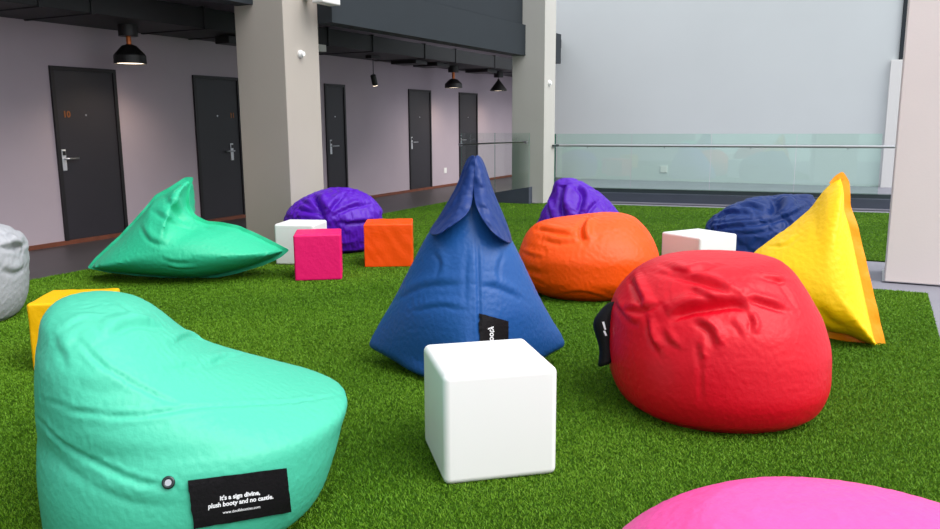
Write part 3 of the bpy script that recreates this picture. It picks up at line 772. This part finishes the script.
# --- purple hooded
pl = Plane(578, 8.05)
W, F = loft(pl, rows_px(pl, [('0.0', 538, 640, .4, .4, 2.2), ('0.08', 531, 642, .48, .48, 2.2), (232, 533, 632, .5, .5, 2.2), (222, 538, 624, .45, .45, 2.1), (212, 542, 618, .4, .4, 2), (203, 547, 611, .34, .34, 2), (195, 551, 603, .27, .27, 2), (188, 553, 593, .2, .2, 2), (182, 555, 584, .13, .13, 2), (178, 562, 574, .06, .06, 2)]))
purpleG = make(pl, W, F, BAG['purple'], 'purple bean bag with hooded peak behind the round orange bag', .022, [
    ([(566, 183), (563, 192), (562, 205), (566, 220)], .045, .09), ([(575, 185), (583, 196), (578, 218)], .03, .05), ([(550, 192), (548, 205), (552, 222)], .03, .03), ([(598, 200), (590, 208), (584, 220)], .03, .03)],
    dict(hold=.25, grow=.08))
# --- navy
pl = Plane(765, 7.9)
W, F = loft(pl, rows_px(pl, [('0.0', 718, 822, .4, .4, 2.2), ('0.06', 710, 828, .47, .47, 2.2), (242, 707, 830, .5, .5, 2.2), (228, 708, 828, .5, .5, 2.2), (219, 713, 825, .45, .45, 2.1), (212, 722, 822, .38, .38, 2), (206, 730, 819, .3, .3, 2), (201, 742, 816, .2, .2, 2), (197, 752, 814, .1, .1, 2), (194, 790, 812, .05, .05, 2)]))
navyH = make(pl, W, F, BAG['navy'], 'dark navy bean bag slumped behind the yellow pyramid bag', .022, [
    ([(776, 196), (779, 206), (772, 215)], .07, .09), ([(712, 226), (740, 223), (770, 219), (792, 210), (806, 203)], .02, -.03), ([(716, 218), (730, 212), (755, 212)], .03, .03), ([(730, 232), (755, 232), (775, 228)], .03, .02), ([(785, 218), (790, 226), (780, 240)], .03, .02), ([(735, 207), (750, 205), (765, 210)], .03, .03)],
    dict(hold=.25, grow=.09))
# --- yellow
pl = Plane(830, 5.2, -14, .25)
OUT = [(843, 171), (850, 182), (851, 205), (858, 225), (866, 258), (877, 305), (889, 356), (880, 358), (864, 352), (845, 342), (800, 332), (760, 322), (735, 300), (735, 275), (755, 250), (790, 225), (810, 208), (825, 188), (835, 176)]
YW = [.035, .04, .045, .05, .055, .06, .06, .06, .05, .045, .03, .0, 0, 0, 0, 0, 0, 0, .02]
W, F = pillow(pl, OUT, (815, 270), .30, .26, flange=.03, inset_by=YW)
yellowI = make(pl, W, F, BAG['yellow'], 'bright yellow pointed pillow bean bag standing behind the red bag', .02, [
    ([(846, 328), (830, 318), (815, 303)], .04, .014), ([(770, 245), (785, 245), (800, 235)], .02, .008)], dict(hold=.6, grow=.015, bend=2), smooth=2)
flange(pl, OUT, (815, 270), BAG['yellow_shade'], yellowI, YW, amp=.02, turn=.3)  # strip colour is a darker copy of the yellow, with shade put in
# --- red
pl = Plane(720, 4.12)
W, F = loft(pl, rows_px(pl, [('0.0', 634, 796, .46, .4, 2.2), ('0.06', 619, 809, .54, .5, 2.2), (366, 611, 817, .58, .54, 2.2), (342, 609, 818, .57, .54, 2.2), (316, 611, 814, .54, .52, 2.1), (298, 616, 806, .49, .47, 2.1), (283, 626, 798, .43, .41, 2.1), (268, 642, 788, .36, .34, 2), (258, 666, 774, .26, .25, 2), (254, 690, 752, .12, .12, 2)]), 110, 190)
redJ = make(pl, W, F, BAG['red'], 'large round red bean bag with creased top and black side tag', .016, [
    ([(665, 320), (684, 311), (710, 306), (736, 303), (752, 310)], .030, .050), ([(652, 271), (681, 276), (707, 283), (730, 290), (762, 293)], .026, .026), ([(663, 264), (686, 270), (720, 265)], .028, .022),
    ([(629, 274), (637, 292), (645, 309)], .022, .030), ([(743, 297), (767, 304), (789, 311)], .020, .026), ([(757, 276), (775, 280), (792, 282)], .016, .016),
    ([(647, 318), (650, 338), (660, 354)], .018, .028), ([(664, 330), (668, 340), (680, 350)], .016, .014), ([(694, 322), (709, 330), (716, 349)], .020, .026), ([(746, 313), (752, 322), (750, 334)], .014, .018),
    ([(697, 339), (698, 350), (699, 362)], .014, .016), ([(689, 289), (700, 293), (714, 298)], .018, .020), ([(621, 309), (642, 310), (662, 302)], .018, .020), ([(613, 300), (626, 318), (640, 326)], .018, .016),
    ([(728, 320), (737, 328), (742, 340)], .018, .008), ([(765, 268), (785, 290), (798, 312)], .020, .008), ([(700, 330), (700, 370), (701, 405)], .010, .005)],
    dict(fn=topw(.3, .55, .85, .6), grow=.02, bend=2))
# --- pink
pl = Plane(800, 1.85)
W, F = loft(pl, rows_px(pl, [('0.0', 616, 1050, .38, .38, 2.2), ('0.06', 586, 1085, .45, .45, 2.2), (650, 576, 1105, .52, .5, 2.2), (592, 602, 1085, .48, .45, 2.2), (556, 642, 1045, .4, .38, 2.1), (536, 679, 990, .3, .3, 2), (522, 712, 915, .2, .2, 2), (515, 748, 835, .06, .06, 2)]))
pinkK = make(pl, W, F, BAG['pink'], 'bubblegum pink bean bag cut off at the lower right corner', .021, [], dict(hold=.5, grow=.02))
simulate(SIM, 22)
for o, _ in SIM:
    m = o.modifiers.new('sub', 'SUBSURF'); m.levels = m.render_levels = 1
# ------------------------------------------------------------------ labels, tags, grommet, hood
lab, mp, th = patch(mintA, 'fabric_label', [(188, 480), (285, 467.5), (289.5, 510.5), (194, 527)], MT['label'])
lab['label'] = 'black cloth label with white slogan'
lettering(lab, mp, th, [("it's a sign divine,", .50, .45, .135, .04, .12), ("plush booty and no castle.", .50, .585, .135, .035, .15), ("www.doofabooties.com", .50, .76, .085, .012, .1)], 2.15)
b = bvh_of(mintA); h, n, _, _ = b.ray_cast(CAM, ray(168.5, 482.5))
def ring(R, r, nR=28, nr=10):
    bm = bmesh.new(); G = [[bm.verts.new(((R+r*math.cos(b_))*math.cos(a_), (R+r*math.cos(b_))*math.sin(a_), r*math.sin(b_)*.6)) for b_ in [2*math.pi*j/nr for j in range(nr)]] for a_ in [2*math.pi*i/nR for i in range(nR)]]
    for i in range(nR):
        for j in range(nr): bm.faces.new((G[i][j], G[(i+1) % nR][j], G[(i+1) % nR][(j+1) % nr], G[i][(j+1) % nr]))
    return bm
g = obj('grommet', ring(.0145, .0055), MT['darksteel'], mintA, smooth=True)
g.matrix_basis = Matrix.Translation(h-mintA.location+n*.002) @ n.to_track_quat('Z', 'Y').to_matrix().to_4x4()
k = obj('grommet_centre', lathe([(.010, 0), (.010, .002)], 20), MT['steel'], g)

lab, mp, th = patch(blueE, 'fabric_label', [(479.5, 313.5), (507.5, 321), (507.5, 362), (479.5, 362)], MT['label'], nu=12, nv=16)
lettering(lab, mp, th, [("plush booty", .42, .62, .17, .03, .1), ("divine", .62, .62, .10, .02, .1)], .62, rot=True)

# hood of the blue pyramid: two loose flaps folded forward over the tip
def at_depth(x, y, D): return CAM+ray(x, y)*D
rowsL = [[at_depth(*q) for q in r] for r in (
    [(468, 158, 4.55), (472, 155.5, 4.50), (475.5, 155, 4.48)], [(463.5, 168, 4.55), (469, 167, 4.46), (475.5, 169, 4.46)], [(458, 185, 4.56), (466, 187, 4.42), (474.5, 190, 4.46)],
    [(447, 204, 4.56), (460, 208, 4.37), (471, 208, 4.40)], [(437, 221, 4.57), (451, 223, 4.32), (466, 216, 4.33)], [(427, 233, 4.55), (436, 237, 4.33), (447, 229, 4.31)])]
rowsR = [[at_depth(*q) for q in r] for r in (
    [(475, 155, 4.48), (478, 155.5, 4.50), (481.5, 158, 4.55)], [(474.5, 169, 4.46), (481, 168, 4.46), (486.5, 170, 4.55)], [(473.5, 190, 4.45), (483, 189, 4.42), (492, 190, 4.56)],
    [(475, 206, 4.39), (487, 207, 4.36), (501, 210, 4.56)], [(482, 219, 4.33), (493, 222, 4.32), (508, 227, 4.57)], [(492, 233, 4.32), (501, 239, 4.33), (514, 247, 4.57)])]
for rows_ in (rowsL, rowsR):
    f_ = sheet(rows_, .007, 'hood_flap', BAG['navy'], blueE, 4); f_['label'] = 'hood flap with shade painted in navy'  # blue bag's flaps: navy puts the shade on them into the colour
    dg = bpy.context.evaluated_depsgraph_get(); f_.modifiers.remove(f_.modifiers['sol']); dg.update()
    m2 = bpy.data.meshes.new_from_object(f_.evaluated_get(dg)); f_.modifiers.clear(); f_.data = m2
    for v in m2.vertices:
        q = v.co
        v.co = q + Vector((fh.x, fh.y, 0))*(.018*noise.noise(Vector((q.x*16+q.y*9, q.y*4, q.z*5)))+.008*noise.noise(q*30))
    m2.polygons.foreach_set('use_smooth', [True]*len(m2.polygons))
    sd = f_.modifiers.new('sol', 'SOLIDIFY'); sd.thickness = .007; sd.offset = 0

# side tag of the red bag: bent black flap standing off its left side
rows_ = []
for (x0, y0, x1, y1) in ((606, 304, 618, 300), (596, 316, 612, 312), (592, 324, 609, 324), (597, 338, 608, 336), (601, 352, 608, 350), (597, 368, 609, 364)):
    rows_.append([at_depth(x0, y0, 4.10), at_depth((x0*.55+x1*.45), (y0+y1)/2, 4.04), at_depth(x1+4, y1, 4.05)])
tg = sheet(rows_, .005, 'side_tag', MT['label'], redJ)
ink = bmesh.new()
for (x, y, l) in ((602, 322, 8), (603, 331, 5)):
    q = [at_depth(x, y, 4.035), at_depth(x+2.2, y-.5, 4.033), at_depth(x+4.2, y+l-.5, 4.03), at_depth(x+2.5, y+l, 4.032)]
    vs = [ink.verts.new(p_-redJ.location) for p_ in q]; vs2 = [ink.verts.new(p_-redJ.location+ray(x, y)*.002) for p_ in q]
    ink.faces.new(vs[::-1]); ink.faces.new(vs2)
    for i in range(4): ink.faces.new((vs[i], vs[(i+1) % 4], vs2[(i+1) % 4], vs2[i]))
obj('lettering', ink, MT['ink'], tg)

def footprint(o, zmax=.012, n=40, shrink=.02):
    """outline of what presses on the grass"""
    co = np.array([tuple(o.matrix_world @ v.co) for v in o.data.vertices]); co = co[co[:, 2] < zmax]
    c = co[:, :2].mean(0); d = co[:, :2]-c; a = np.arctan2(d[:, 1], d[:, 0]); r = np.hypot(d[:, 0], d[:, 1]); out = []
    for k in range(n):
        t = -math.pi+(k+.5)*2*math.pi/n; m = np.abs((a-t+math.pi) % (2*math.pi)-math.pi) < 2*math.pi/n
        if m.any(): q = max(0, r[m].max()-shrink); out.append((c[0]+q*math.cos(t), c[1]+q*math.sin(t)))
    return out
bpy.context.view_layer.update()
av = [footprint(o) for o in (mintA, mintB, silver, purpleD, blueE, orangeF, purpleG, navyH, yellowI, redJ, pinkK)]
for o in COL.objects:
    if o.name.startswith('cube_'):
        s_ = o.dimensions.x/2-.015; av.append([tuple((o.matrix_world @ Vector((x*s_, y*s_, 0)))[:2]) for x, y in ((-1, -1), (1, -1), (1, 1), (-1, 1))])
av += [[(7.42, 6.13), (8.08, 6.13), (8.08, 6.87), (7.42, 6.87)], [(13.09, 5.19), (13.63, 5.19), (13.63, 5.82), (13.09, 5.82)], [(12.93, 5.4), (13.1, 5.4), (13.1, 6.93), (12.93, 6.93)]]
grass(av)

# ------------------------------------------------------------------ daylight
w = bpy.data.worlds.new('sky'); S.world = w; w.use_nodes = True
nt = w.node_tree; bg = nt.nodes['Background']
bg.inputs['Color'].default_value = (.90, .95, 1.0, 1); bg.inputs['Strength'].default_value = 0.9
sl = bpy.data.lights.new('sun', 'SUN'); sl.energy = 2.4; sl.angle = math.radians(50); sl.color = (1, .97, .94)
so = bpy.data.objects.new('sun', sl); COL.objects.link(so)
d = Vector((.08, .80, -1.0)).normalized(); so.rotation_euler = d.to_track_quat('-Z', 'Y').to_euler(); so.location = (4, -2, 10)
S.view_settings.view_transform = 'Standard'; S.view_settings.look = 'None'; S.view_settings.gamma = 1; S.view_settings.use_curve_mapping = False
S.view_settings.exposure = 0.46
